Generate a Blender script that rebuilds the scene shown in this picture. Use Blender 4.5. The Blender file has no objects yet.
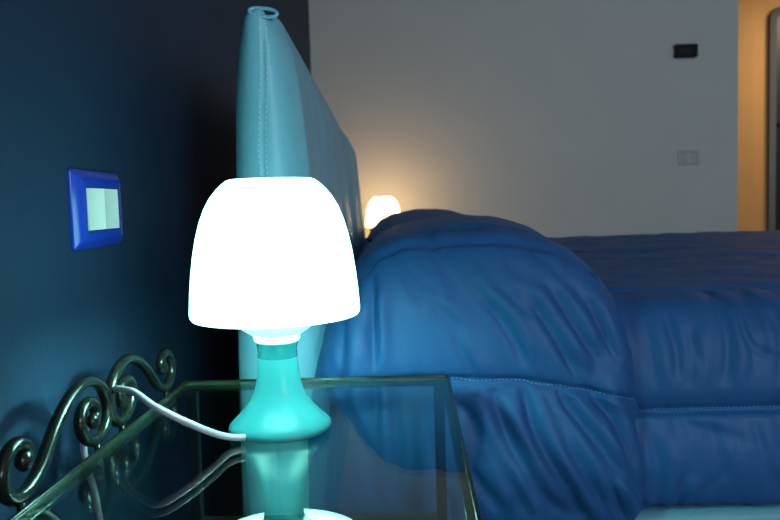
import bpy, bmesh, math, random
import numpy as np
from mathutils import Vector, Matrix, noise

S = bpy.context.scene
COL = S.collection
rnd = random.Random(7)

# ------------------------------------------------------------------ camera
cd = bpy.data.cameras.new('camera')
cam = bpy.data.objects.new('camera', cd)
COL.objects.link(cam)
R_ = Vector((0.99952014, -0.00918434, -0.02958263))
U_ = Vector((0.03018762, 0.07478679, 0.99674252))
F_ = Vector((0.00694204, 0.99715725, -0.07502816))
mw = Matrix.Identity(4)
for i in range(3):
    mw[i][0], mw[i][1], mw[i][2] = R_[i], U_[i], -F_[i]
    mw[i][3] = (0.335, 0.0, 0.80)[i]
cam.matrix_world = mw
cd.sensor_width = 36.0
cd.lens = 36.0 * 760 / 780
cd.clip_start = 0.02
cd.dof.use_dof = True
cd.dof.focus_distance = 0.86
cd.dof.aperture_fstop = 9.0
S.camera = cam

# ------------------------------------------------------------------ world, exposure, daylight
w = bpy.data.worlds.new('world')
S.world = w
w.use_nodes = True
w.node_tree.nodes['Background'].inputs[0].default_value = (0.55, 0.7, 1.0, 1)
w.node_tree.nodes['Background'].inputs[1].default_value = 0.3
S.view_settings.view_transform = 'Standard'
S.view_settings.look = 'None'
S.view_settings.exposure = 0.0
S.view_settings.gamma = 1.0
S.view_settings.use_curve_mapping = False
S.cycles.use_denoising = True
S.cycles.max_bounces = 10
S.cycles.transparent_max_bounces = 16
S.cycles.sample_clamp_indirect = 4.0


def area(name, loc, target, sx, sy, power, color):
    l = bpy.data.lights.new(name, 'AREA')
    l.shape = 'RECTANGLE'
    l.size, l.size_y, l.energy, l.color = sx, sy, power, color
    o = bpy.data.objects.new(name, l)
    COL.objects.link(o)
    o.location = loc
    o.rotation_euler = (Vector(target) - Vector(loc)).to_track_quat('-Z', 'Y').to_euler()
    return o


# daylight through the unseen window in the back wall; the hall's warm ceiling lamp
area('window_daylight', (2.2, -2.12, 1.55), (2.0, 3.0, 1.15), 1.3, 1.2, 54.0, (0.72, 0.88, 1.0))
area('hall_lamp_light', (3.5, 4.6, 2.15), (3.4, 4.9, 0.0), 0.4, 0.4, 14.0, (1.0, 0.76, 0.46))

LAMP_COOL = (0.36, 1.0, 0.85)
LAMP_COOL_STRENGTH = 7.0
BULB_STRENGTH = 320.0
LAMP_WARM = (1.0, 0.60, 0.26)
LAMP_WARM_STRENGTH = 12.0


# ------------------------------------------------------------------ materials
def mat(name, color, rough=0.5, metal=0.0, spec=0.5, sheen=0.0, coat=0.0, var=0.0, vscale=20.0, bump=0.0, bscale=60.0,
        bstretch=(1, 1, 1), emit=None, estr=0.0, trans=0.0):
    m = bpy.data.materials.new(name)
    m.use_nodes = True
    nt = m.node_tree
    b = nt.nodes['Principled BSDF']
    b.inputs['Base Color'].default_value = (*color, 1)
    b.inputs['Roughness'].default_value = rough
    b.inputs['Metallic'].default_value = metal
    b.inputs['Specular IOR Level'].default_value = spec
    b.inputs['Sheen Weight'].default_value = sheen
    b.inputs['Coat Weight'].default_value = coat
    tc = nt.nodes.new('ShaderNodeTexCoord')
    if var > 0:
        n = nt.nodes.new('ShaderNodeTexNoise')
        n.inputs['Scale'].default_value = vscale
        n.inputs['Detail'].default_value = 4
        nt.links.new(tc.outputs['Object'], n.inputs['Vector'])
        r = nt.nodes.new('ShaderNodeValToRGB')
        r.color_ramp.elements[0].position = 0.3
        r.color_ramp.elements[1].position = 0.7
        r.color_ramp.elements[0].color = (*[c * (1 - var) for c in color], 1)
        r.color_ramp.elements[1].color = (*[min(1, c * (1 + var)) for c in color], 1)
        nt.links.new(n.outputs['Fac'], r.inputs['Fac'])
        nt.links.new(r.outputs['Color'], b.inputs['Base Color'])
    if bump > 0:
        mp = nt.nodes.new('ShaderNodeMapping')
        mp.inputs['Scale'].default_value = bstretch
        n2 = nt.nodes.new('ShaderNodeTexNoise')
        n2.inputs['Scale'].default_value = bscale
        n2.inputs['Detail'].default_value = 5
        bp = nt.nodes.new('ShaderNodeBump')
        bp.inputs['Strength'].default_value = bump
        bp.inputs['Distance'].default_value = 0.01
        nt.links.new(tc.outputs['Object'], mp.inputs['Vector'])
        nt.links.new(mp.outputs['Vector'], n2.inputs['Vector'])
        nt.links.new(n2.outputs['Fac'], bp.inputs['Height'])
        nt.links.new(bp.outputs['Normal'], b.inputs['Normal'])
    if emit:
        b.inputs['Emission Color'].default_value = (*emit, 1)
        b.inputs['Emission Strength'].default_value = estr
    if trans:
        b.inputs['Transmission Weight'].default_value = trans
    return m


def glass_mat(name, tint, ior=1.5):
    m = bpy.data.materials.new(name)
    m.use_nodes = True
    nt = m.node_tree
    nt.nodes.clear()
    out = nt.nodes.new('ShaderNodeOutputMaterial')
    mix = nt.nodes.new('ShaderNodeMixShader')
    tr = nt.nodes.new('ShaderNodeBsdfTransparent')
    tr.inputs[0].default_value = (*tint, 1)
    gl = nt.nodes.new('ShaderNodeBsdfGlossy')
    gl.inputs['Roughness'].default_value = 0.0
    gl.inputs[0].default_value = (0.95, 1, 0.98, 1)
    fr = nt.nodes.new('ShaderNodeFresnel')
    ge = nt.nodes.new('ShaderNodeNewGeometry')      # the same air-to-glass reflectance on both faces of the thin pane
    ma = nt.nodes.new('ShaderNodeMath')
    ma.operation = 'MULTIPLY_ADD'
    ma.inputs[1].default_value = 1 / ior - ior
    ma.inputs[2].default_value = ior
    nt.links.new(ge.outputs['Backfacing'], ma.inputs[0])
    nt.links.new(ma.outputs[0], fr.inputs['IOR'])
    nt.links.new(fr.outputs[0], mix.inputs[0])
    nt.links.new(tr.outputs[0], mix.inputs[1])
    nt.links.new(gl.outputs[0], mix.inputs[2])
    nt.links.new(mix.outputs[0], out.inputs[0])
    return m


def cup_mat(name):
    m = mat(name, (0.5, 0.62, 0.60), 0.35)
    nt = m.node_tree
    tl = nt.nodes.new('ShaderNodeBsdfTranslucent')
    tl.inputs[0].default_value = (0.85, 0.95, 0.93, 1)
    mx = nt.nodes.new('ShaderNodeMixShader')
    mx.inputs[0].default_value = 0.3
    nt.links.new(nt.nodes['Principled BSDF'].outputs[0], mx.inputs[1])
    nt.links.new(tl.outputs[0], mx.inputs[2])
    nt.links.new(mx.outputs[0], nt.nodes['Material Output'].inputs[0])
    return m


M = {
    'navy_wall': mat('navy_wall_paint', (0.0165, 0.035, 0.072), 0.50, spec=0.08, var=0.07, vscale=3.0, bump=0.05, bscale=90),
    'white_wall': mat('white_wall_paint', (0.70, 0.70, 0.69), 0.6, spec=0.3, var=0.02, vscale=4.0, bump=0.03, bscale=120),
    'orange_wall': mat('orange_wall_paint', (0.62, 0.37, 0.15), 0.6, spec=0.3, var=0.03, vscale=5),
    'ceiling': mat('ceiling_paint', (0.7, 0.7, 0.7), 0.8, spec=0.2),
    'floor': mat('floor_tile', (0.16, 0.13, 0.10), 0.35, var=0.2, vscale=8, bump=0.02),
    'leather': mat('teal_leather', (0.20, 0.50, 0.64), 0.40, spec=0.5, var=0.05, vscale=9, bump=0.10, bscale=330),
    'frame_leather_shaded': mat('shaded_teal_leather', (0.115, 0.30, 0.40), 0.42, spec=0.4, var=0.05, vscale=9, bump=0.10, bscale=330),  # headboard leather with the rail's dimmer light put into the colour
    'gap_shade': mat('painted_gap_shade', (0.012, 0.02, 0.03), 0.8),  # near-black colour paints the shade inside the piping loop
    'thread': mat('pale_thread', (0.55, 0.80, 0.88), 0.6),
    'duvet': mat('navy_satin_cotton', (0.0190, 0.092, 0.265), 0.5, spec=0.25, var=0.04, vscale=6, bump=0.10, bscale=900, bstretch=(1, 1, 0.3)),
    'duvet_thread': mat('blue_thread', (0.12, 0.30, 0.55), 0.6),
    'pillow': mat('dark_navy_pillowcase', (0.02, 0.045, 0.15), 0.6, bump=0.1, bscale=500),
    'plate_blue': mat('cobalt_plastic', (0.010, 0.045, 0.42), 0.22, spec=0.5),
    'rocker': mat('white_plastic', (0.80, 0.82, 0.78), 0.3),
    'plate_white': mat('white_plate_plastic', (0.62, 0.62, 0.61), 0.35),
    'plate_grey': mat('socket_insert_plastic', (0.55, 0.55, 0.55), 0.4),
    'black': mat('black_plastic', (0.004, 0.006, 0.006), 0.5, spec=0.2),
    'black_screen': mat('dark_display', (0.006, 0.010, 0.009), 0.3, spec=0.3),
    'iron': mat('bronzed_wrought_iron', (0.013, 0.0145, 0.011), 0.2, metal=0.35, var=0.25, vscale=40, bump=0.05, bscale=150),
    'glass': glass_mat('clear_greenish_glass', (0.80, 0.90, 0.87)),
    'glass_edge': mat('green_glass_edge', (0.050, 0.058, 0.032), 0.12, spec=0.8),
    'turquoise': mat('turquoise_plastic', (0.036, 0.235, 0.265), 0.28, spec=0.25),
    'turquoise_dark': mat('clear_turquoise_collar', (0.015, 0.15, 0.17), 0.12, spec=0.6),
    'cup': cup_mat('white_translucent_cup'),
    'cable': mat('white_cable_plastic', (0.48, 0.40, 0.48), 0.4),
    'bulb_cool': mat('lit_bulb_cool', (0.9, 0.9, 0.9), 0.4, emit=LAMP_COOL, estr=BULB_STRENGTH),
    'bulb_warm': mat('lit_bulb_warm', (0.9, 0.9, 0.9), 0.4, emit=LAMP_WARM, estr=0.38 * BULB_STRENGTH),
    'shade_cool': mat('lit_white_shade_cool', (0.85, 0.9, 0.9), 0.35, emit=LAMP_COOL, estr=LAMP_COOL_STRENGTH),
    'shade_warm': mat('lit_white_shade_warm', (0.9, 0.88, 0.82), 0.35, emit=LAMP_WARM, estr=LAMP_WARM_STRENGTH),
    'door': mat('dark_wood_door', (0.010, 0.011, 0.014), 0.4, var=0.3, vscale=12),
    'door_casing': mat('slate_blue_casing', (0.07, 0.085, 0.10), 0.35),
    'skirting': mat('grey_skirting', (0.4, 0.4, 0.4), 0.4),
    'window_frame': mat('white_lacquer', (0.75, 0.75, 0.74), 0.4),
}


# ------------------------------------------------------------------ helpers
def link_mesh(name, verts, faces, material, parent=None, smooth=True, loc=None):
    me = bpy.data.meshes.new(name)
    me.from_pydata([tuple(v) for v in verts], [], faces)
    me.validate()
    me.update()
    if smooth:
        me.polygons.foreach_set('use_smooth', [True] * len(me.polygons))
    for m in (material if isinstance(material, (list, tuple)) else [material]):
        me.materials.append(m)
    o = bpy.data.objects.new(name, me)
    COL.objects.link(o)
    if parent:
        o.parent = parent
    if loc:
        o.location = loc
    return o


def tag(o, label, cat, group=None):
    o['label'] = label
    o['category'] = cat
    if group:
        o['group'] = group
    return o


def empty(name, loc, rz=0.0):
    o = bpy.data.objects.new(name, None)
    o.empty_display_size = 0.1
    COL.objects.link(o)
    o.location = loc
    o.rotation_euler = (0, 0, rz)
    return o


def bm_obj(name, bm, material, parent=None, smooth=False, structure=False):
    me = bpy.data.meshes.new(name)
    bmesh.ops.recalc_face_normals(bm, faces=bm.faces)
    bm.to_mesh(me)
    bm.free()
    me.materials.append(material)
    if smooth:
        me.polygons.foreach_set('use_smooth', [True] * len(me.polygons))
    o = bpy.data.objects.new(name, me)
    COL.objects.link(o)
    if parent:
        o.parent = parent
    if structure:
        o['kind'] = 'structure'
    return o


def add_box(bm, x0, x1, y0, y1, z0, z1, bevel=0.0, seg=3):
    r = bmesh.ops.create_cube(bm, size=1.0)
    vs = r['verts']
    bmesh.ops.scale(bm, vec=(x1 - x0, y1 - y0, z1 - z0), verts=vs)
    bmesh.ops.translate(bm, vec=((x0 + x1) / 2, (y0 + y1) / 2, (z0 + z1) / 2), verts=vs)
    if bevel > 0:
        es = list({e for v in vs for e in v.link_edges})
        bmesh.ops.bevel(bm, geom=es, offset=bevel, segments=seg, affect='EDGES', profile=0.5)


def box(name, x0, x1, y0, y1, z0, z1, material, parent=None, bevel=0.0, structure=False, smooth=False):
    bm = bmesh.new()
    add_box(bm, x0, x1, y0, y1, z0, z1, bevel)
    return bm_obj(name, bm, material, parent, smooth=smooth or bevel > 0, structure=structure)


def lathe(name, prof, material, parent=None, n=64, loc=None):
    vs, fs = [], []
    k = len(prof)
    for (r, z) in prof:
        for j in range(n):
            a = 2 * math.pi * j / n
            vs.append((max(r, 1e-4) * math.cos(a), max(r, 1e-4) * math.sin(a), z))
    for i in range(k - 1):
        for j in range(n):
            j2 = (j + 1) % n
            fs.append((i * n + j, i * n + j2, (i + 1) * n + j2, (i + 1) * n + j))
    return link_mesh(name, vs, fs, material, parent, loc=loc)


def catmull(pts, per=8):
    P = [np.array(p, float) for p in pts]
    P = [2 * P[0] - P[1]] + P + [2 * P[-1] - P[-2]]
    out = []
    for i in range(1, len(P) - 2):
        p0, p1, p2, p3 = P[i - 1:i + 3]
        for k in range(per):
            t = k / per
            out.append(0.5 * ((2 * p1) + (p2 - p0) * t + (2 * p0 - 5 * p1 + 4 * p2 - p3) * t * t + (3 * p1 - p0 - 3 * p2 + p3) * t ** 3))
    out.append(P[-2])
    return out


def tube_geo(path, r, n=12, closed=False, taper=None):
    vs, fs = [], []
    P = [Vector(p) for p in path]
    L = len(P)
    prev = None
    for i, p in enumerate(P):
        a = P[(i - 1) % L] if (closed or i > 0) else P[0]
        b = P[(i + 1) % L] if (closed or i < L - 1) else P[-1]
        t = (b - a).normalized()
        if prev is None:
            ref = Vector((0, 0, 1)) if abs(t.z) < 0.9 else Vector((1, 0, 0))
            nrm = (ref - t * ref.dot(t)).normalized()
        else:
            nrm = (prev - t * prev.dot(t)).normalized()
        prev = nrm
        bn = t.cross(nrm)
        rr = r if taper is None else r * taper[i]
        for j in range(n):
            an = 2 * math.pi * j / n
            vs.append(p + (nrm * math.cos(an) + bn * math.sin(an)) * rr)
    rng = L if closed else L - 1
    for i in range(rng):
        i2 = (i + 1) % L
        for j in range(n):
            j2 = (j + 1) % n
            fs.append((i * n + j, i * n + j2, i2 * n + j2, i2 * n + j))
    if not closed:
        fs.append(tuple(range(n))[::-1])
        fs.append(tuple((L - 1) * n + j for j in range(n)))
    return vs, fs


def merge(*geos):
    vs, fs = [], []
    for v, f in geos:
        o = len(vs)
        vs += list(v)
        fs += [tuple(i + o for i in q) for q in f]
    return vs, fs


def ball_geo(c, r, n=16, m=10, squash=(1, 1, 1)):
    vs, fs = [], []
    for i in range(m + 1):
        th = math.pi * i / m
        for j in range(n):
            ph = 2 * math.pi * j / n
            vs.append(Vector((c[0] + squash[0] * r * max(math.sin(th), 1e-3) * math.cos(ph), c[1] + squash[1] * r * max(math.sin(th), 1e-3) * math.sin(ph), c[2] + squash[2] * r * math.cos(th))))
    for i in range(m):
        for j in range(n):
            j2 = (j + 1) % n
            fs.append((i * n + j, (i + 1) * n + j, (i + 1) * n + j2, i * n + j2))
    return vs, fs


def dashes_geo(path, r, dash, gap, lift=(0, 0, 0)):
    """short stitches laid along a polyline"""
    P = [np.array(p, float) + np.array(lift) for p in path]
    d = [0.0]
    for a, b in zip(P, P[1:]):
        d.append(d[-1] + float(np.linalg.norm(b - a)))

    def at(s):
        i = min(max(int(np.searchsorted(d, s)) - 1, 0), len(P) - 2)
        t = (s - d[i]) / max(d[i + 1] - d[i], 1e-9)
        return P[i] * (1 - t) + P[i + 1] * t
    out = []
    s = 0.0
    while s + dash < d[-1]:
        pa, pb = at(s), at(s + dash)
        pm = (pa + pb) / 2
        out.append(tube_geo([pa, pm, pb], r, n=6, taper=[0.4, 1.0, 0.4]))
        s += dash + gap
    return merge(*out)


# ------------------------------------------------------------------ the room
YF = 4.23          # far wall
H = 2.70
XR = 4.4
DX0, DX1, DH = 2.310, 3.25, 2.12   # doorway in the far wall

box('wall_left', -0.157, -0.037, -2.2, YF + 0.12, 0, H, M['navy_wall'], structure=True)
bm = bmesh.new()
add_box(bm, -0.037, DX0, YF, YF + 0.10, 0, H)
add_box(bm, DX1, XR, YF, YF + 0.10, 0, H)
add_box(bm, DX0, DX1, YF, YF + 0.10, DH, H)
bm_obj('wall_far', bm, M['white_wall'], structure=True)
box('wall_right', XR, XR + 0.12, -2.2, YF + 0.1, 0, H, M['white_wall'], structure=True)
bm = bmesh.new()      # back wall with the window opening
add_box(bm, -0.157, 1.45, -2.32, -2.2, 0, H)
add_box(bm, 2.95, XR + 0.12, -2.32, -2.2, 0, H)
add_box(bm, 1.45, 2.95, -2.32, -2.2, 0, 0.85)
add_box(bm, 1.45, 2.95, -2.32, -2.2, 2.25, H)
bm_obj('wall_back', bm, M['white_wall'], structure=True)
box('floor', -0.157, XR + 0.12, -2.2, 5.7, -0.10, 0.0, M['floor'], structure=True)
box('ceiling', -0.157, XR + 0.12, -2.2, 5.7, H, H + 0.10, M['ceiling'], structure=True)
bm = bmesh.new()
for a in ((1.45, 1.51, 0.85, 2.25), (2.89, 2.95, 0.85, 2.25), (2.17, 2.23, 0.91, 2.19), (1.51, 2.89, 0.85, 0.91), (1.51, 2.89, 2.19, 2.25)):
    add_box(bm, a[0], a[1], -2.28, -2.22, a[2], a[3])
bm_obj('window_1', bm, M['window_frame'], structure=True)
# the hall behind the doorway
box('wall_hall', 1.5, XR + 0.12, 5.4, 5.52, 0, H, M['orange_wall'], structure=True)
box('wall_hall_left', 1.5, 1.6, YF + 0.10, 5.4, 0, H, M['orange_wall'], structure=True)
box('wall_hall_right', XR, XR + 0.12, YF + 0.10, 5.4, 0, H, M['orange_wall'], structure=True)
box('trim_added', 2.738, 2.938, 5.34, 5.4, 0, H, M['orange_wall'], structure=True)  # pilaster added to catch the light as a paler strip
# hall door with a round-shouldered casing
bm = bmesh.new()


def arch_outline(x0, x1, z1, r, n=10):
    pts = [(x0, 0.0)]
    for k in range(n + 1):
        a = math.pi - (math.pi / 2) * k / n
        pts.append((x0 + r + r * math.cos(a), z1 - r + r * math.sin(a)))
    for k in range(n + 1):
        a = math.pi / 2 - (math.pi / 2) * k / n
        pts.append((x1 - r + r * math.cos(a), z1 - r + r * math.sin(a)))
    pts.append((x1, 0.0))
    return pts


o1 = arch_outline(3.064, 4.056, 2.080, 0.085)
o2 = arch_outline(3.105, 4.015, 2.037, 0.060)
rings = []
for (ol, y) in ((o1, 5.399), (o1, 5.365), (o2, 5.355), (o2, 5.399)):
    rings.append([bm.verts.new((x, y, z)) for x, z in ol])
for a, b in zip(rings, rings[1:]):
    for i in range(len(a) - 1):
        bm.faces.new((a[i], a[i + 1], b[i + 1], b[i]))
bm_obj('trim_2', bm, M['door_casing'], structure=True)
bm = bmesh.new()
f = [bm.verts.new((x, 5.375, z)) for x, z in o2]
bk = [bm.verts.new((x, 5.398, z)) for x, z in o2]
bm.faces.new(f)
bm.faces.new(bk[::-1])
for i in range(len(f)):
    j = (i + 1) % len(f)
    bm.faces.new((f[i], f[j], bk[j], bk[i]))
d = bm_obj('door_1', bm, M['door'], structure=True)
bm = bmesh.new()
add_box(bm, 3.111, 3.138, 5.345, 5.375, 1.248, 1.281, 0.004)
bm_obj('door_latch', bm, M['black'], d)
box('baseboard_far', -0.037, DX0, YF - 0.012, YF, 0, 0.08, M['skirting'], structure=True)

# ------------------------------------------------------------------ bed: headboard and upholstered frame
BY0, BY1 = 1.20, 3.04
bed = tag(empty('bed', (1.25, 2.12, 0)), 'double bed with pale blue leather headboard and frame against the navy wall', 'bed')
OFF = Vector((-1.25, -2.12, 0))


SEAM_Z = [0.5, 0.75, 0.889, 0.997, 1.094]
SEAM_X = [0.152, 0.150, 0.150, 0.1565, 0.1585]


def headboard():
    zs = [q * 1.0055 for q in [0.01, 0.03, 0.08, 0.16, 0.24, 0.32, 0.40, 0.48, 0.56, 0.62, 0.68, 0.74, 0.80, 0.86, 0.91, 0.95, 0.99, 1.02, 1.045, 1.065, 1.08, 1.088]]
    nz = len(zs)
    zi = np.array(zs)
    zk = [0.0, 0.3, 0.55, 0.62, 0.75, 0.89, 0.98, 1.05, 1.088]
    xb = np.interp(zi, zk, [0.086, 0.088, 0.092, 0.094, 0.098, 0.103, 0.107, 0.114, 0.121])
    xf = np.interp(zi, zk, [0.236, 0.240, 0.240, 0.237, 0.226, 0.214, 0.207, 0.196, 0.181])
    # perimeter: back far -> back near -> gusset -> front near -> front far -> far end
    seam_x = np.interp(zi, SEAM_Z, SEAM_X)
    ny, ng = 150, 44
    rows = []
    for k in range(nz):
        z = zi[k]
        a, b = xb[k], xf[k]
        wd = b - a
        ins = 0.045 * max(0, (z - 0.98) / 0.108) ** 3      # top shoulder of the far end
        y1 = BY1 - ins * 3.0
        ring = []
        for i in range(12):
            t = i / 12
            ring.append((a, y1 + (BY0 + 0.02 - y1) * t))
        for i in range(ng + 1):                            # end gusset, a soft rounded end
            ph = -1 + 2 * i / ng
            x = a + wd * (ph * 0.5 + 0.5)
            y = BY0 - 0.006 + (0.030 * abs(ph) ** 3.2 if ph < 0 else 0.060 * abs(ph) ** 2.4)
            y += 0.0022 * math.exp(-((x - seam_x[k]) / 0.0022) ** 2)   # centre seam
            ring.append((x, y))
        for i in range(1, ny + 1):
            t = i / ny
            y = BY0 + 0.054 + (y1 - 0.03 - BY0 - 0.054) * t
            x = b
            s = (y - BY0) / 0.455
            low = min(1.0, max(0.0, (1.085 - z) / 0.09))
            fr = abs((s % 1.0) - 0.5) * 2                  # 1 at a pleat
            puff = 1 - fr ** 5
            w0 = min(1.0, max(0.0, (y - BY0 - 0.20) / 0.15))
            x += low * w0 * (0.040 * puff - 0.034)
            fr2 = abs(((s * 2) % 1.0) - 0.5) * 2
            x -= low * w0 * 0.020 * math.exp(-((1 - fr2) / 0.10) ** 2)
            x += low * 0.034 * max(0.0, (y - 2.55) / 0.45)
            x -= 0.03 * max(0, (t - 0.965) / 0.035) ** 2
            ring.append((x, y))
        for i in range(1, 9):
            ph = -1 + 2 * i / 9
            x = b - 0.03 + (a - b + 0.03) * (ph * 0.5 + 0.5)
            ring.append((x, y1 - 0.03 + 0.03 * (1 - abs(ph) ** 2.2)))
        rows.append([(x, y, z) for x, y in ring])
    n = len(rows[0])
    # rounded top
    cap = []
    for q, (dz, sh) in enumerate(((0.006, 0.15), (0.010, 0.45), (0.011, 0.85))):
        cx = [(p[0] + ((xb[-1] + xf[-1]) / 2 - p[0]) * sh, p[1] + (0.010 * sh if p[1] < 2 else -0.01 * sh), p[2] + dz) for p in rows[nz - 1]]
        cap.append(cx)
    rows += cap
    vs = [Vector(p) + OFF for r in rows for p in r]
    fs = []
    for k in range(len(rows) - 1):
        for j in range(n):
            j2 = (j + 1) % n
            fs.append((k * n + j, k * n + j2, (k + 1) * n + j2, (k + 1) * n + j))
    fs.append(tuple(range(n))[::-1])
    top = (len(rows) - 1) * n
    fs.append(tuple(top + j for j in range(n)))
    hb = link_mesh('headboard', vs, fs, M['leather'], bed)
    # stitching either side of the gusset seam
    geos = []
    for off in (-0.0060, 0.0052):
        path = []
        for z in np.linspace(0.45, 1.082, 60):
            a, b = np.interp(z, zk, [0.086, 0.088, 0.092, 0.094, 0.098, 0.103, 0.107, 0.114, 0.121]), np.interp(z, zk, [0.236, 0.240, 0.240, 0.237, 0.226, 0.214, 0.207, 0.196, 0.181])
            x = float(np.interp(z, SEAM_Z, SEAM_X)) + off
            ph = (x - a) / (b - a) * 2 - 1
            path.append((x, BY0 - 0.006 + (0.030 * abs(ph) ** 3.2 if ph < 0 else 0.060 * abs(ph) ** 2.4) - 0.0006, z))
        geos.append(dashes_geo([np.array(p) + np.array(OFF) for p in path], 0.0010, 0.0055, 0.0030))
    v, fcs = merge(*geos)
    link_mesh('stitching', v, fcs, M['thread'], hb)
    # folded piping lip at the top of the end gusset, its middle filled dark as painted shade
    lip = []
    for k in range(36):
        a = 2 * math.pi * k / 36
        cx, sz = math.cos(a), math.sin(a)
        lip.append(Vector((0.1592 + 0.0212 * math.copysign(abs(cx) ** 0.8, cx), BY0 - 0.002 + 0.004 * max(0, sz), 1.0985 + 0.0068 * sz - 0.003 * cx)) + OFF)
    v, fcs = tube_geo(lip, 0.0030, n=10, closed=True)
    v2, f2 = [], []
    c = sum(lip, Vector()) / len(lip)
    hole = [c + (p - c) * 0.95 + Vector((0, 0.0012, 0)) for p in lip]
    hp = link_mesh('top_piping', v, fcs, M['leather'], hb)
    link_mesh('piping_gap_shade', hole + [c + Vector((0, 0.004, 0))], [(i, (i + 1) % 36, 36) for i in range(36)], M['gap_shade'], bed)
    bm = bmesh.new()
    add_box(bm, 0.150, 0.171, BY0 + 0.001, BY0 + 0.03, 1.090, 1.103, 0.003)
    for vv in bm.verts:
        vv.co += OFF
    bm_obj('gap_shade_block', bm, M['gap_shade'], bed)  # dark block deepening the painted shade behind the lip


headboard()


def rail(name, x0, x1, y0, y1):
    bm = bmesh.new()
    add_box(bm, x0, x1, y0, y1, 0.06, 0.3025, 0.018, 4)
    for v in bm.verts:
        v.co += OFF
    return bm_obj(name, bm, M['frame_leather_shaded'], bed, smooth=True)


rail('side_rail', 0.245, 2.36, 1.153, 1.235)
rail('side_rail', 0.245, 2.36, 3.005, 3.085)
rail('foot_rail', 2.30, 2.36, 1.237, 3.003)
for x in (0.4, 2.2):
    for y in (1.20, 3.04):
        bm = bmesh.new()
        add_box(bm, x - 0.03, x + 0.03, y - 0.03, y + 0.03, 0.0, 0.07, 0.004)
        for v in bm.verts:
            v.co += OFF
        bm_obj('foot', bm, M['black'], bed, smooth=True)
box('slat_deck', 0.246 - 1.25, 2.298 - 1.25, 1.237 - 2.12, 3.003 - 2.12, 0.20, 0.29, M['leather'], bed)

# ------------------------------------------------------------------ duvet
duvet = tag(empty('duvet', (1.25, 2.12, 0.29)), 'rumpled navy satin duvet turned back over the head of the bed', 'duvet')
DOFF = np.array([-1.25, -2.12, -0.29])
ZB = 0.304


def fbm(x, y, z, sx, sy, sz, o=3):
    v, a = 0.0, 1.0
    for k in range(o):
        v += a * noise.noise(Vector((x * sx, y * sy, z * sz)) * (2 ** k))
        a *= 0.5
    return v


def wrinkle(x, z, f, seed, wd):
    n = noise.noise(Vector((x * f + z * f * 0.35, z * f * 0.38 - x * f * 0.15, seed))) + 0.35 * noise.noise(Vector((x * f * 2.3, z * f * 1.1, seed + 5)))
    g = max(0.0, noise.noise(Vector((x * 5, z * 5, seed + 9))) + 0.35)
    return -g * math.exp(-(n / wd) ** 2)


def creases_disp(X, Z, lines):
    D = np.zeros_like(X)
    for pts, amp, wid in lines:
        pts = catmull([(p[0], p[1]) for p in pts], 6)
        L = len(pts) - 1
        best = np.full(X.shape, 9.0)
        sign = np.zeros_like(X)
        tt = np.zeros_like(X)
        for i in range(L):
            a, b = pts[i], pts[i + 1]
            d = b - a
            l2 = float(d @ d) + 1e-12
            t = np.clip(((X - a[0]) * d[0] + (Z - a[1]) * d[1]) / l2, 0, 1)
            qx, qz = X - (a[0] + t * d[0]), Z - (a[1] + t * d[1])
            dist = np.sqrt(qx * qx + qz * qz)
            s = np.sign(d[0] * qz - d[1] * qx)
            m = dist < best
            best = np.where(m, dist, best)
            sign = np.where(m, s, sign)
            tt = np.where(m, (i + t) / L, tt)
        sd = best * sign
        taper = np.clip(np.minimum(tt, 1 - tt) * 4, 0, 1) ** 0.7
        D += amp * taper * (-np.exp(-(sd / wid) ** 2) + 0.75 * np.exp(-((sd - 2.6 * wid) / (1.7 * wid)) ** 2) + 0.25 * np.exp(-((sd + 2.6 * wid) / (1.6 * wid)) ** 2))
    return D


def section(Y, T, dip, ZB=ZB, tuck=0.035):
    """cross-section across the bed, near bottom -> top -> far bottom; dip(y) lifts the top"""
    h = T - ZB
    key = [(Y + tuck, ZB + 0.000), (Y + 0.17 * tuck, ZB + 0.003 + 0.0 * h), (Y - 0.010, ZB + 0.08 * h), (Y - 0.017, ZB + 0.24 * h), (Y - 0.006, ZB + 0.42 * h), (Y + 0.001, ZB + 0.50 * h),
           (Y - 0.004, ZB + 0.58 * h), (Y + 0.002, ZB + 0.72 * h), (Y + 0.016, ZB + 0.85 * h), (Y + 0.042, ZB + 0.945 * h), (Y + 0.085, ZB + 0.99 * h), (Y + 0.14, T)]
    near = catmull(key, 9)[:-1]
    yn, yf = Y + 0.14, 4.24 - Y - 0.14
    ntop = 120
    top = [np.array((yn + (yf - yn) * i / ntop, T)) for i in range(ntop)]
    far = [np.array((4.24 - p[0], p[1])) for p in catmull(key, 4)[::-1]]
    P = near + top + far
    out = []
    for p in P:
        wgt = 1.0 if 1.42 < p[0] < 2.82 else max(0.0, min((p[0] - (Y + 0.03)) / 0.2, (4.24 - Y - 0.03 - p[0]) / 0.2, 1.0))
        fz = max(0.0, min(1.0, (p[1] - (T - 0.06)) / 0.05))
        out.append((p[0], p[1] + dip(p[0]) * wgt * fz))
    return out, len(near)


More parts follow.
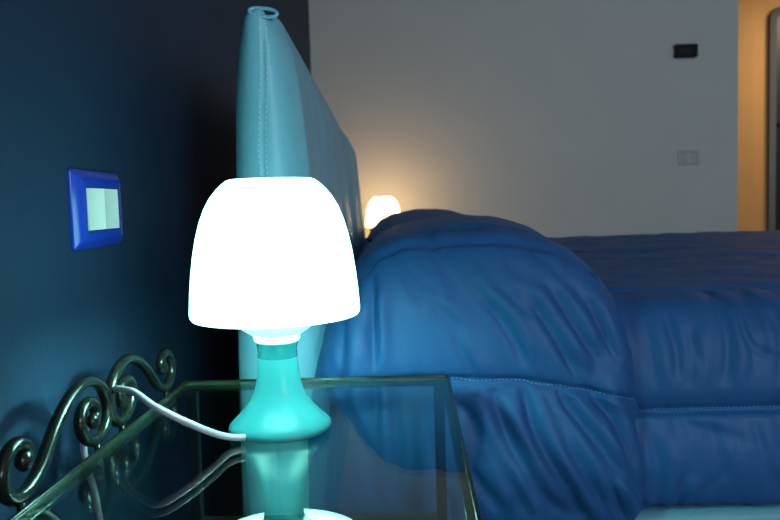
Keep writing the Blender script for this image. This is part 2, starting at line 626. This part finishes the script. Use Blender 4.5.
def sheet(name, xs, Tfun, Yfun, dipfun, dispfun, flip=False, **kw):
    rows = []
    nn = 0
    for x in xs:
        sec, nn = section(Yfun(x), Tfun(x), lambda y, x=x: dipfun(x, y), **kw)
        rows.append([(x, p[0], p[1]) for p in sec])
    A = np.array(rows)
    du = np.gradient(A, axis=0)
    dv = np.gradient(A, axis=1)
    N = np.cross(du, dv)
    N /= np.maximum(np.linalg.norm(N, axis=2, keepdims=True), 1e-9)
    # outward: on the near side the normal must face -y
    if N[len(xs) // 2, nn // 2, 1] > 0:
        N = -N
    D = dispfun(A, nn)
    A = A + N * D[..., None]
    nu, nv = A.shape[:2]
    A2 = A + DOFF
    vs = A2.reshape(-1, 3)
    fs = []
    for i in range(nu - 1):
        for j in range(nv - 1):
            q = (i * nv + j, (i + 1) * nv + j, (i + 1) * nv + j + 1, i * nv + j + 1)
            fs.append(q[::-1] if flip else q)
    o = link_mesh(name, vs, fs, M['duvet'], duvet)
    return o, A2, nn


# --- main part lying over the mattress
SEAM_Y = [1.285, 1.47, 1.74, 2.01, 2.28, 2.55, 2.82]
MAIN_CREASES = [
    ([(0.786, 0.464), (0.804, 0.44), (0.828, 0.433), (0.909, 0.408)], 0.006, 0.006),
    ([(0.784, 0.362), (0.79, 0.300)], 0.010, 0.006), ([(0.831, 0.458), (0.85, 0.35)], 0.004, 0.007),
    ([(0.775, 0.625), (0.787, 0.561), (0.783, 0.51)], 0.009, 0.006), ([(0.816, 0.60), (0.803, 0.50)], 0.008, 0.006),
    ([(0.860, 0.65), (0.869, 0.566), (0.855, 0.50)], 0.009, 0.007), ([(0.892, 0.60), (0.908, 0.52)], 0.007, 0.006),
    ([(0.745, 0.61), (0.752, 0.50)], 0.007, 0.006), ([(0.915, 0.645), (0.922, 0.52)], 0.008, 0.007), ([(0.95, 0.62), (0.945, 0.50)], 0.007, 0.006),
    ([(0.98, 0.63), (0.99, 0.49)], 0.008, 0.007), ([(0.745, 0.43), (0.757, 0.30)], 0.010, 0.007), ([(0.90, 0.45), (0.915, 0.36)], 0.004, 0.006),
    ([(0.94, 0.44), (0.975, 0.37)], 0.004, 0.006), ([(1.03, 0.62), (1.02, 0.5)], 0.008, 0.007), ([(1.09, 0.63), (1.11, 0.48)], 0.008, 0.007)]


def main_disp(A, nn):
    X, Y, Z = A[..., 0], A[..., 1], A[..., 2]
    D = np.zeros_like(X)
    side = np.zeros_like(X)
    side[:, :nn] = 1.0
    side *= np.clip((1.30 - Y) / 0.05, 0, 1)
    D += 0.5 * side * creases_disp(X, Z, [(p, a, w * 1.25) for p, a, w in MAIN_CREASES])
    nu, nv = X.shape
    for i in range(nu):
        for j in range(nv):
            x, y, z = A[i, j]
            if side[i, j] > 0.5:
                seam = math.exp(-((z - 0.463) / 0.007) ** 2)
                pk = noise.noise(Vector((x * 36, 0, 3.1))) + 0.6 * noise.noise(Vector((x * 75, 1, 0)))
                near_seam = math.exp(-(abs(z - 0.463) / 0.035) ** 1.5)
                hem = math.exp(-((z - 0.30) / 0.03) ** 2)
                D[i, j] += -0.010 * seam + 0.0028 * pk * near_seam + 0.003 * noise.noise(Vector((x * 30, 5, 0))) * hem
                D[i, j] += 0.003 * fbm(x, y, z, 14, 3, 5) + 0.0062 * wrinkle(x, z, 11, 3.3, 0.11) + 0.0022 * wrinkle(x, z, 24, 8.1, 0.14)
            else:
                g = 0.0
                yy = y + 0.012 * noise.noise(Vector((x * 4, y * 2, 9)))
                for s in SEAM_Y:
                    g += math.exp(-(abs(yy - s) / 0.012) ** 1.6)
                pf = min(abs(yy - s) for s in SEAM_Y)
                D[i, j] += -0.014 * g + 0.006 * min(1, pf / 0.10)
                D[i, j] += 0.006 * fbm(x, y, z, 5, 13, 3) + 0.003 * abs(noise.noise(Vector((x * 9, y * 26, 2)))) + 0.005 * wrinkle(y, x, 11, 4.4, 0.12) + 0.003 * wrinkle(y + 0.3 * x, x, 22, 2.4, 0.14)
    return D


xs_main = list(np.linspace(0.60, 1.16, 130)) + list(np.linspace(1.17, 2.375, 80))


def T_main(x):
    t = 0.640 + 0.003 * math.sin(x * 5)
    if x > 2.28:
        q = min(1.0, (x - 2.28) / 0.095)
        t = ZB + 0.02 + (t - ZB - 0.02) * math.sqrt(max(0.0, 1 - q ** 2.2))
    return t


def Y_main(x):
    return 1.168 - 0.008 * math.exp(-((x - 0.95) / 0.2) ** 2)


body, AM, nnM = sheet('cover', xs_main, T_main, Y_main, lambda x, y: 0.006 * noise.noise(Vector((x * 3, y * 3, 0))) - 0.012 * math.exp(-((y - 2.0) / 0.5) ** 2) + 0.004, main_disp)

# --- the part turned back over the pillows
TX = [0.205, 0.215, 0.236, 0.268, 0.295, 0.325, 0.36, 0.435, 0.50, 0.545, 0.60, 0.640, 0.672, 0.698, 0.717, 0.729, 0.736, 0.742, 0.746]
TZ = [0.47, 0.536, 0.602, 0.662, 0.704, 0.731, 0.746, 0.752, 0.752, 0.748, 0.736, 0.716, 0.689, 0.655, 0.615, 0.565, 0.50, 0.41, 0.31]


def T_flap(x):
    return float(np.interp(x, TX, TZ))


FLAP_CREASES = [
    ([(0.537, 0.526), (0.555, 0.442), (0.602, 0.358), (0.64, 0.290)], 0.013, 0.008), ([(0.493, 0.519), (0.507, 0.459), (0.558, 0.359), (0.62, 0.305)], 0.011, 0.009),
    ([(0.591, 0.513), (0.612, 0.475), (0.678, 0.39), (0.717, 0.34)], 0.010, 0.007), ([(0.642, 0.502), (0.679, 0.454), (0.712, 0.354)], 0.010, 0.007),
    ([(0.437, 0.499), (0.461, 0.465), (0.474, 0.43)], 0.009, 0.008), ([(0.450, 0.40), (0.500, 0.33)], 0.010, 0.008),
    ([(0.464, 0.672), (0.516, 0.608), (0.545, 0.546)], 0.009, 0.007), ([(0.54, 0.669), (0.585, 0.599), (0.627, 0.516)], 0.010, 0.007),
    ([(0.313, 0.69), (0.314, 0.545)], 0.010, 0.006), ([(0.58, 0.676), (0.654, 0.55)], 0.007, 0.006), ([(0.434, 0.60), (0.465, 0.53)], 0.007, 0.006),
    ([(0.645, 0.65), (0.690, 0.54)], 0.006, 0.006), ([(0.337, 0.525), (0.347, 0.43), (0.336, 0.35)], 0.009, 0.008), ([(0.59, 0.440), (0.665, 0.32)], 0.010, 0.007),
    ([(0.402, 0.651), (0.447, 0.603)], 0.005, 0.006), ([(0.27, 0.66), (0.262, 0.52)], 0.007, 0.007), ([(0.38, 0.52), (0.40, 0.40)], 0.006, 0.008),
    ([(0.50, 0.40), (0.545, 0.315)], 0.010, 0.008), ([(0.41, 0.37), (0.43, 0.29)], 0.009, 0.008), ([(0.50, 0.68), (0.56, 0.62)], 0.005, 0.006),
    ([(0.665, 0.37), (0.700, 0.29)], 0.012, 0.007)]


def flap_disp(A, nn):
    X, Y, Z = A[..., 0], A[..., 1], A[..., 2]
    D = np.zeros_like(X)
    side = np.zeros_like(X)
    side[:, :nn] = 1.0
    side *= np.clip((1.23 - Y) / 0.06, 0, 1)
    D += 0.85 * side * creases_disp(X, Z, [(p, a, w * 1.0) for p, a, w in FLAP_CREASES])
    nu, nv = X.shape
    for i in range(nu):
        fade = min(1.0, max(0.0, (0.737 - X[i, 0]) / 0.03)) * min(1.0, max(0.0, (X[i, 0] - 0.21) / 0.05))
        for j in range(nv):
            x, y, z = A[i, j]
            if j < nn:
                zs = float(np.interp(x, [0.2, 0.43, 0.54, 0.64, 0.73], [0.532, 0.530, 0.524, 0.505, 0.482]))
                seam = math.exp(-((z - zs) / 0.006) ** 2)
                near_seam = math.exp(-(abs(z - zs) / 0.035) ** 1.5)
                pk = noise.noise(Vector((x * 34, 0, 7.1))) + 0.6 * noise.noise(Vector((x * 70, 1, 4)))
                zt = T_flap(x) - 0.012
                s2 = math.exp(-((z - zt) / 0.006) ** 2) if T_flap(x) > 0.69 else 0.0
                n2 = math.exp(-(abs(z - zt) / 0.02) ** 1.5) if T_flap(x) > 0.69 else 0.0
                pk2 = noise.noise(Vector((x * 50, 3, 2)))
                D[i, j] += fade * (-0.007 * seam + 0.0022 * pk * near_seam - 0.011 * s2 + 0.002 * pk2 * n2)
                hem = math.exp(-((z - 0.31) / 0.03) ** 2)
                D[i, j] += fade * (0.0035 * fbm(x + 0.5 * z, y, z, 13, 3, 4) + 0.0062 * wrinkle(x + 0.35 * z, z, 10, 1.3, 0.11) + 0.0022 * wrinkle(x + 0.35 * z, z, 23, 6.1, 0.14) + 0.007 * hem * noise.noise(Vector((x * 17, 5, 0))))
                D[i, j] += 0.012 * fade * math.exp(-((z - 0.40) / 0.07) ** 2) * math.exp(-((x - 0.56) / 0.1) ** 2)
            else:
                D[i, j] += fade * (0.005 * fbm(x, y, z, 6, 4, 3) - 0.006 * math.exp(-((y - 2.0) / 0.02) ** 2))
    return D


def flap_dip(x, y):
    wx = min(1.0, max(0.0, (T_flap(x) - 0.62) / 0.11))
    return wx * (0.022 * math.exp(-((y - 1.50) / 0.24) ** 2) * math.exp(-((x - 0.52) / 0.14) ** 2) - 0.035 * math.exp(-((y - 1.99) / 0.16) ** 2) + 0.028 * math.exp(-((y - 2.42) / 0.24) ** 2) * math.exp(-((x - 0.47) / 0.2) ** 2))


def Y_flap(x):
    y = 1.142
    y += 0.060 * max(0.0, (x - 0.665) / 0.08) ** 2.5
    y += 0.030 * max(0.0, (0.30 - x) / 0.095) ** 2
    return y - 0.010 * math.exp(-((x - 0.52) / 0.12) ** 2)


xs_flap = list(np.linspace(0.205, 0.66, 118)) + list(np.linspace(0.664, 0.730, 24)) + list(np.linspace(0.732, 0.746, 9))
flap, AF, nnF = sheet('turned_back_fold', xs_flap, T_flap, Y_flap, flap_dip, flap_disp, ZB=0.276, tuck=0.006)


def seam_path(A, nn, zfun, x0, x1):
    out = []
    for i in range(A.shape[0]):
        x = A[i, 0, 0] - DOFF[0]
        if x < x0 or x > x1:
            continue
        zt = zfun(x) + DOFF[2]
        seg = A[i, 6:nn]
        j = int(np.argmin(np.abs(seg[:, 2] - zt)))
        out.append(seg[j] + np.array([0, -0.0008, 0]))
    # light smoothing so the thread runs straight
    P = np.array(out)
    for _ in range(3):
        P[1:-1] = (P[:-2] + 2 * P[1:-1] + P[2:]) / 4
    return [p for p in P]


v, fcs = dashes_geo(seam_path(AF, nnF, lambda x: float(np.interp(x, [0.2, 0.43, 0.54, 0.64, 0.73], [0.532, 0.530, 0.524, 0.505, 0.482])), 0.24, 0.728), 0.0009, 0.0042, 0.0022)
link_mesh('quilting_stitch', v, fcs, M['duvet_thread'], flap)
v, fcs = dashes_geo(seam_path(AM, nnM, lambda x: 0.463, 0.75, 1.10), 0.0008, 0.0042, 0.0022)
link_mesh('quilting_stitch', v, fcs, M['duvet_thread'], body)


# ------------------------------------------------------------------ pillow whose end shows at the far side
def pillow(label, x0, x1, y0, y1, zc, th):
    nu, nv = 40, 60
    vs, fs = [], []
    for sgn in (1, -1):
        for i in range(nu + 1):
            for j in range(nv + 1):
                u, v_ = -1 + 2 * i / nu, -1 + 2 * j / nv
                pin = 1 - 0.05 * (1 - abs(v_) ** 2) * abs(u) ** 4
                pin2 = 1 - 0.05 * (1 - abs(u) ** 2) * abs(v_) ** 4
                t = th * ((1 - abs(u) ** 2.6) ** 0.55) * ((1 - abs(v_) ** 3.0) ** 0.5)
                x = (x0 + x1) / 2 + (x1 - x0) / 2 * u * pin
                y = (y0 + y1) / 2 + (y1 - y0) / 2 * v_ * pin2
                vs.append((x, y, zc + sgn * t + 0.004 * sgn * noise.noise(Vector((x * 14, y * 10, sgn)))))
    n = (nu + 1) * (nv + 1)
    for s in (0, 1):
        for i in range(nu):
            for j in range(nv):
                a = s * n + i * (nv + 1) + j
                q = (a, a + nv + 1, a + nv + 2, a + 1)
                fs.append(q if s == 0 else q[::-1])
    c = Vector(((x0 + x1) / 2, (y0 + y1) / 2, zc))
    o = link_mesh('pillow', [Vector(p) - c for p in vs], fs, M['pillow'], loc=c)
    o.rotation_euler = (0, math.radians(4), 0)
    return tag(o, label, 'pillow')


pillow('dark navy pillow end poking out beside the small warm lamp', 0.282, 0.66, 2.06, 2.80, 0.690, 0.052)


# ------------------------------------------------------------------ nightstand
TT = 0.55                                # glass top height
NX, NY = 0.1877, 0.265


def nightstand(label, loc, rz, scrolls=True):
    ns = tag(empty('nightstand', loc, rz), label, 'nightstand', None)
    # glass pane: clear faces, greenish edge
    bm = bmesh.new()
    add_box(bm, -NX, NX, -NY, NY, TT - 0.005, TT)
    vert = [e for e in bm.edges if abs(e.verts[0].co.z - e.verts[1].co.z) > 0.003]
    bmesh.ops.bevel(bm, geom=vert, offset=0.003, segments=3, affect='EDGES')
    me_o = bm_obj('glass_top', bm, M['glass'], ns)
    me_o.data.materials.append(M['glass_edge'])
    for p in me_o.data.polygons:
        if abs(p.normal.z) < 0.5:
            p.material_index = 1
    # iron rim under the pane
    bm = bmesh.new()
    t = 0.007
    z0, z1 = TT - 0.011, TT - 0.0052
    add_box(bm, -NX, -NX + t, -NY, NY, z0, z1, 0.002)
    add_box(bm, NX - t, NX, -NY, NY, z0, z1, 0.002)
    add_box(bm, -NX + t, NX - t, -NY, -NY + t, z0, z1, 0.002)
    add_box(bm, -NX + t, NX - t, NY - t, NY, z0, z1, 0.002)
    for (xa, xb_, ya, yb_) in ((-NX - 0.0043, -NX - 0.0003, -NY - 0.0043, NY + 0.0043), (NX + 0.0003, NX + 0.0043, -NY - 0.0043, NY + 0.0043), (-NX - 0.0003, NX + 0.0003, -NY - 0.0043, -NY - 0.0003), (-NX - 0.0003, NX + 0.0003, NY + 0.0003, NY + 0.0043)):
        add_box(bm, xa, xb_, ya, yb_, TT - 0.014, TT + 0.0020, 0.0008, 2)
    bm_obj('top_frame', bm, M['iron'], ns, smooth=True)
    for sx in (-1, 1):
        for sy in (-1, 1):
            x, y = sx * (NX - 0.0115), sy * (NY - 0.0115)
            bm = bmesh.new()
            add_box(bm, x - 0.0075, x + 0.0075, y - 0.0075, y + 0.0075, 0.0, z0 + 0.0005, 0.002)
            bm_obj('leg', bm, M['iron'], ns, smooth=True)
    zs = 0.352
    bm = bmesh.new()
    a, b = NX - 0.019, NY - 0.019
    add_box(bm, -a, a, b - 0.001, b + 0.009, zs - 0.014, zs, 0.002)
    add_box(bm, -a, a, -b - 0.009, -b + 0.001, zs - 0.014, zs, 0.002)
    add_box(bm, -a - 0.009, -a + 0.001, -b, b, zs - 0.014, zs, 0.002)
    add_box(bm, a - 0.001, a + 0.009, -b, b, zs - 0.014, zs, 0.002)
    bm_obj('shelf_frame', bm, M['iron'], ns, smooth=True)
    sh = box('glass_shelf', -a, a, -b, b, zs + 0.0003, zs + 0.0063, M['glass'], ns)
    sh.data.materials.append(M['glass_edge'])
    for p in sh.data.polygons:
        if abs(p.normal.z) < 0.5:
            p.material_index = 1
    if scrolls:
        px = -NX - 0.0108
        S0 = [(0.046, 0.036), (0.052, 0.044), (0.045, 0.053), (0.032, 0.056), (0.018, 0.050), (0.0085, 0.036), (0.011, 0.019), (0.022, 0.008), (0.036, 0.0045), (0.055, 0.008), (0.076, 0.021),
              (0.098, 0.043), (0.120, 0.060), (0.143, 0.072), (0.170, 0.078), (0.197, 0.073), (0.217, 0.059), (0.2265, 0.040), (0.2245, 0.021), (0.212, 0.008), (0.196, 0.0045), (0.178, 0.008), (0.163, 0.021),
              (0.158, 0.037), (0.166, 0.049), (0.180, 0.053), (0.193, 0.047), (0.197, 0.036), (0.190, 0.028)]
        for mir in (0, 1):
            pts = []
            for (t_, z) in S0:
                tt = t_ if mir == 0 else 0.461 - t_ * 1.0
                pts.append((px, tt - 0.2175, TT + z * 0.895 + 0.0040))
            path = catmull(pts, 6)
            L = len(path)
            tap = [1.0] * L
            g = tube_geo(path, 0.0064, n=14, taper=tap)
            e0, e1 = path[0], path[-1]
            g = merge(g, ball_geo(e0, 0.0098, squash=(0.8, 1, 1)), ball_geo(e1, 0.0088, squash=(0.8, 1, 1)))
            # small welds that carry the scroll on the rim
            for k in (8, 20):
                q = pts[k]
                g = merge(g, tube_geo([(q[0], q[1], q[2]), (q[0], q[1], TT - 0.010), (q[0] + 0.0075, q[1], TT - 0.011)], 0.0035, n=8))
            link_mesh('scroll', g[0], g[1], M['iron'], ns)
    return ns


nightstand('glass topped wrought iron nightstand with scrolled back rail, in the foreground', (0.2208, 0.8127, 0.0), math.radians(-2.1))
nightstand('glass topped iron nightstand hidden behind the bed under the small warm lamp', (0.33, 3.93, 0.0), 0.0, scrolls=False)


# ------------------------------------------------------------------ lamps
def table_lamp(label, loc, shade_mat, bulb_mat, group=None):
    L = tag(empty('table_lamp', loc), label, 'lamp', group)
    base = [(0.0001, 0.0008), (0.040, 0.0008), (0.0535, 0.0006), (0.0560, 0.0022), (0.0570, 0.0050), (0.0562, 0.0082), (0.0525, 0.0125), (0.0455, 0.0190), (0.0385, 0.0265), (0.0325, 0.0345), (0.0280, 0.0435),
            (0.0252, 0.0530), (0.0233, 0.0640), (0.0223, 0.0740), (0.0218, 0.0830)]
    b = lathe('base', base, M['turquoise'], L)
    lathe('neck_collar', [(0.0218, 0.0830), (0.0216, 0.0880), (0.0220, 0.0940), (0.0232, 0.0990), (0.0238, 0.1010), (0.0200, 0.1012)], M['turquoise_dark'], L)
    lathe('socket_cup', [(0.0180, 0.1012), (0.0236, 0.1012), (0.0250, 0.1035), (0.0256, 0.1075), (0.0300, 0.1105), (0.0370, 0.1150), (0.0435, 0.1210), (0.0455, 0.1235), (0.0435, 0.1240), (0.0360, 0.1175),
                         (0.0290, 0.1130), (0.0200, 0.1110)], M['cup'], L)
    out = [(0.0001, 0.2825), (0.030, 0.2825), (0.0455, 0.2818), (0.0492, 0.2805), (0.0545, 0.2765), (0.0610, 0.2700), (0.0680, 0.2610), (0.0745, 0.2490), (0.0800, 0.2345), (0.0850, 0.2160), (0.0890, 0.1950), (0.0918, 0.1740), (0.0938, 0.1540),
           (0.0950, 0.1360), (0.0954, 0.1300), (0.0950, 0.1255), (0.0930, 0.1225)]
    inn = [(0.0900, 0.1222), (0.0905, 0.1270), (0.0925, 0.1380), (0.0905, 0.1650), (0.0860, 0.1980), (0.0775, 0.2330), (0.0660, 0.2590), (0.0450, 0.2780), (0.0001, 0.2795)]
    out = [(r * 0.978, 0.2805 - (0.2825 - z) * 0.945) for r, z in out]
    inn = [(r * 0.978, 0.2805 - (0.2825 - z) * 0.945) for r, z in inn]
    lathe('lamp_shade', out + inn, shade_mat, L, n=96)
    lathe('bulb', [(0.0001, 0.112), (0.0125, 0.112), (0.0130, 0.128), (0.0170, 0.140), (0.0215, 0.155), (0.0225, 0.168), (0.0195, 0.182), (0.0115, 0.191), (0.0001, 0.193)], bulb_mat, L, n=32)
    return L, b


lamp, base = table_lamp('turquoise table lamp with glowing white dome shade on the glass nightstand', (0.2125, 0.838, TT), M['shade_cool'], M['bulb_cool'])
# the cord leaves the foot, climbs over the scrolled rail and drops behind the table
o = Vector((0.2125, 0.838, TT))
cp = [(0.1900, 0.8000, 0.5570), (0.1800, 0.7930, 0.5560), (0.1640, 0.7870, 0.5590), (0.1500, 0.7730, 0.5685), (0.1240, 0.7600, 0.5860), (0.0965, 0.7610, 0.6010), (0.0660, 0.7960, 0.6070), (0.0430, 0.8220, 0.6050), (0.0220, 0.8480, 0.5990),
      (0.0050, 0.850, 0.5850), (-0.0030, 0.838, 0.565), (-0.0050, 0.828, 0.540), (-0.0040, 0.835, 0.510), (-0.0030, 0.850, 0.470), (-0.0030, 0.86, 0.40), (-0.0030, 0.86, 0.20), (-0.0100, 0.86, 0.006)]
path = [Vector(p) - o for p in catmull(cp, 8)]
v, fcs = tube_geo(path, 0.0037, n=12)
link_mesh('cord', v, fcs, M['cable'], lamp)
v, fcs = ball_geo((-0.0285, -0.0360, 0.0105), 0.0026, squash=(1, 1, 0.8))
link_mesh('cord_hole', v, fcs, M['black'], base)

table_lamp('small far table lamp glowing warm yellow beyond the bed', (0.335, 3.93, TT), M['shade_warm'], M['bulb_warm'])

# ------------------------------------------------------------------ blue light switch on the navy wall
sw = tag(empty('light_switch', (-0.037, 0.985, 0.803)), 'cobalt blue light switch plate with white rockers on the navy wall', 'light switch')
hw, hh = 0.081, 0.0490
iw, ih = 0.0530, 0.0265


def rrect(a, b, r, x, n=5):
    pts = []
    for (sx, sy, a0) in ((1, 1, 0), (-1, 1, 90), (-1, -1, 180), (1, -1, 270)):
        for k in range(n + 1):
            t = math.radians(a0 + 90 * k / n)
            pts.append((x, sx * (a - r) + r * math.cos(t), sy * (b - r) + r * math.sin(t)))
    return pts


def ring_plate(name, rings, material, parent):
    vs, fs = [], []
    n = len(rings[0])
    for r in rings:
        vs += r
    for i in range(len(rings) - 1):
        for j in range(n):
            j2 = (j + 1) % n
            fs.append((i * n + j, i * n + j2, (i + 1) * n + j2, (i + 1) * n + j))
    return link_mesh(name, vs, fs, material, parent)


pl = ring_plate('cover_plate', [rrect(hw, hh, 0.004, 0.0002), rrect(hw, hh, 0.004, 0.0035), rrect(hw - 0.0010, hh - 0.0010, 0.004, 0.0050), rrect(hw - 0.009, hh - 0.009, 0.004, 0.0100), rrect(hw - 0.0115, hh - 0.0115, 0.004, 0.0112),
                                rrect(iw + 0.0035, ih + 0.0035, 0.002, 0.0120), rrect(iw + 0.0010, ih + 0.0010, 0.0015, 0.0118), rrect(iw + 0.0006, ih + 0.0006, 0.0012, 0.0060)], M['plate_blue'], sw)
sm = pl.modifiers.new('edges', 'EDGE_SPLIT')
sm.split_angle = math.radians(38)
for s, nm in ((-1, 'rocker'), (1, 'rocker')):
    vs, fs = [], []
    y0, y1 = (-iw + 0.0004, -0.0006) if s < 0 else (0.0, iw - 0.0004)
    n = 14
    for i in range(n + 1):
        t = i / n
        y = y0 + (y1 - y0) * t
        x = 0.0104 + 0.0026 * (2 * t - 1) ** 2 * (1 if s < 0 else 0.9) + (0.0012 * t if s < 0 else 0.0)
        for z in (-ih + 0.0004, ih - 0.0004):
            vs.append((x, y, z))
        for z in (-ih + 0.0004, ih - 0.0004):
            vs.append((0.004, y, z))
    for i in range(n):
        a, b2 = i * 4, (i + 1) * 4
        fs += [(a, b2, b2 + 1, a + 1), (a + 1, b2 + 1, b2 + 3, a + 3), (a, a + 2, b2 + 2, b2)]
    fs += [(0, 1, 3, 2), (n * 4, n * 4 + 2, n * 4 + 3, n * 4 + 1)]
    rk = link_mesh(nm, vs, fs, M['rocker'], sw)
    e = rk.modifiers.new('edges', 'EDGE_SPLIT')
    e.split_angle = math.radians(38)

# ------------------------------------------------------------------ things on the far wall
th = tag(empty('thermostat', (2.017, YF, 1.580)), 'black wall thermostat high on the white far wall', 'thermostat')


def prism_y(name, ol, y0, y1, material, parent, bev=0.002):
    bm = bmesh.new()
    f = [bm.verts.new((x, y0, z)) for x, z in ol]
    k = [bm.verts.new((x, y1, z)) for x, z in ol]
    bm.faces.new(f)
    bm.faces.new(k[::-1])
    for i in range(len(f)):
        j = (i + 1) % len(f)
        bm.faces.new((f[i], f[j], k[j], k[i]))
    return bm_obj(name, bm, material, parent)


a, b = 0.065, 0.037
ol = [(-a + 0.008, -b), (a - 0.014, -b), (a + 0.002, -b + 0.010), (a - 0.002, -b + 0.016), (a - 0.002, b - 0.016), (a + 0.002, b - 0.010), (a - 0.010, b), (-a + 0.006, b), (-a - 0.002, b - 0.008), (-a - 0.002, b - 0.014), (-a + 0.002, b - 0.02), (-a + 0.002, -b + 0.02), (-a - 0.002, -b + 0.012)]
prism_y('housing', ol, -0.020, -0.0002, M['black'], th)
bm = bmesh.new()
add_box(bm, -0.038, 0.030, -0.0225, -0.0195, -0.020, 0.020, 0.001)
bm_obj('display', bm, M['black_screen'], th)

so = tag(empty('wall_socket', (2.035, YF, 1.001)), 'white wall plate low on the white far wall above the bed', 'wall plate')
so_r = [[(y, -x, z) for (x, y, z) in rrect(0.060, 0.040, 0.004, d)] for d in (0.0002, 0.006)] + [[(y, -x, z) for (x, y, z) in rrect(0.054, 0.034, 0.004, 0.010)], [(y, -x, z) for (x, y, z) in rrect(0.048, 0.028, 0.003, 0.0105)], [(y, -x, z) for (x, y, z) in rrect(0.0465, 0.0265, 0.003, 0.006)]]
ring_plate('cover_plate', so_r, M['plate_white'], so)
for k in (-1, 0, 1):
    bm = bmesh.new()
    add_box(bm, k * 0.031 - 0.0150, k * 0.031 + 0.0150, -0.0095, -0.002, -0.026, 0.026, 0.001)
    bm_obj('module', bm, M['plate_grey'] if k else M['plate_white'], so)
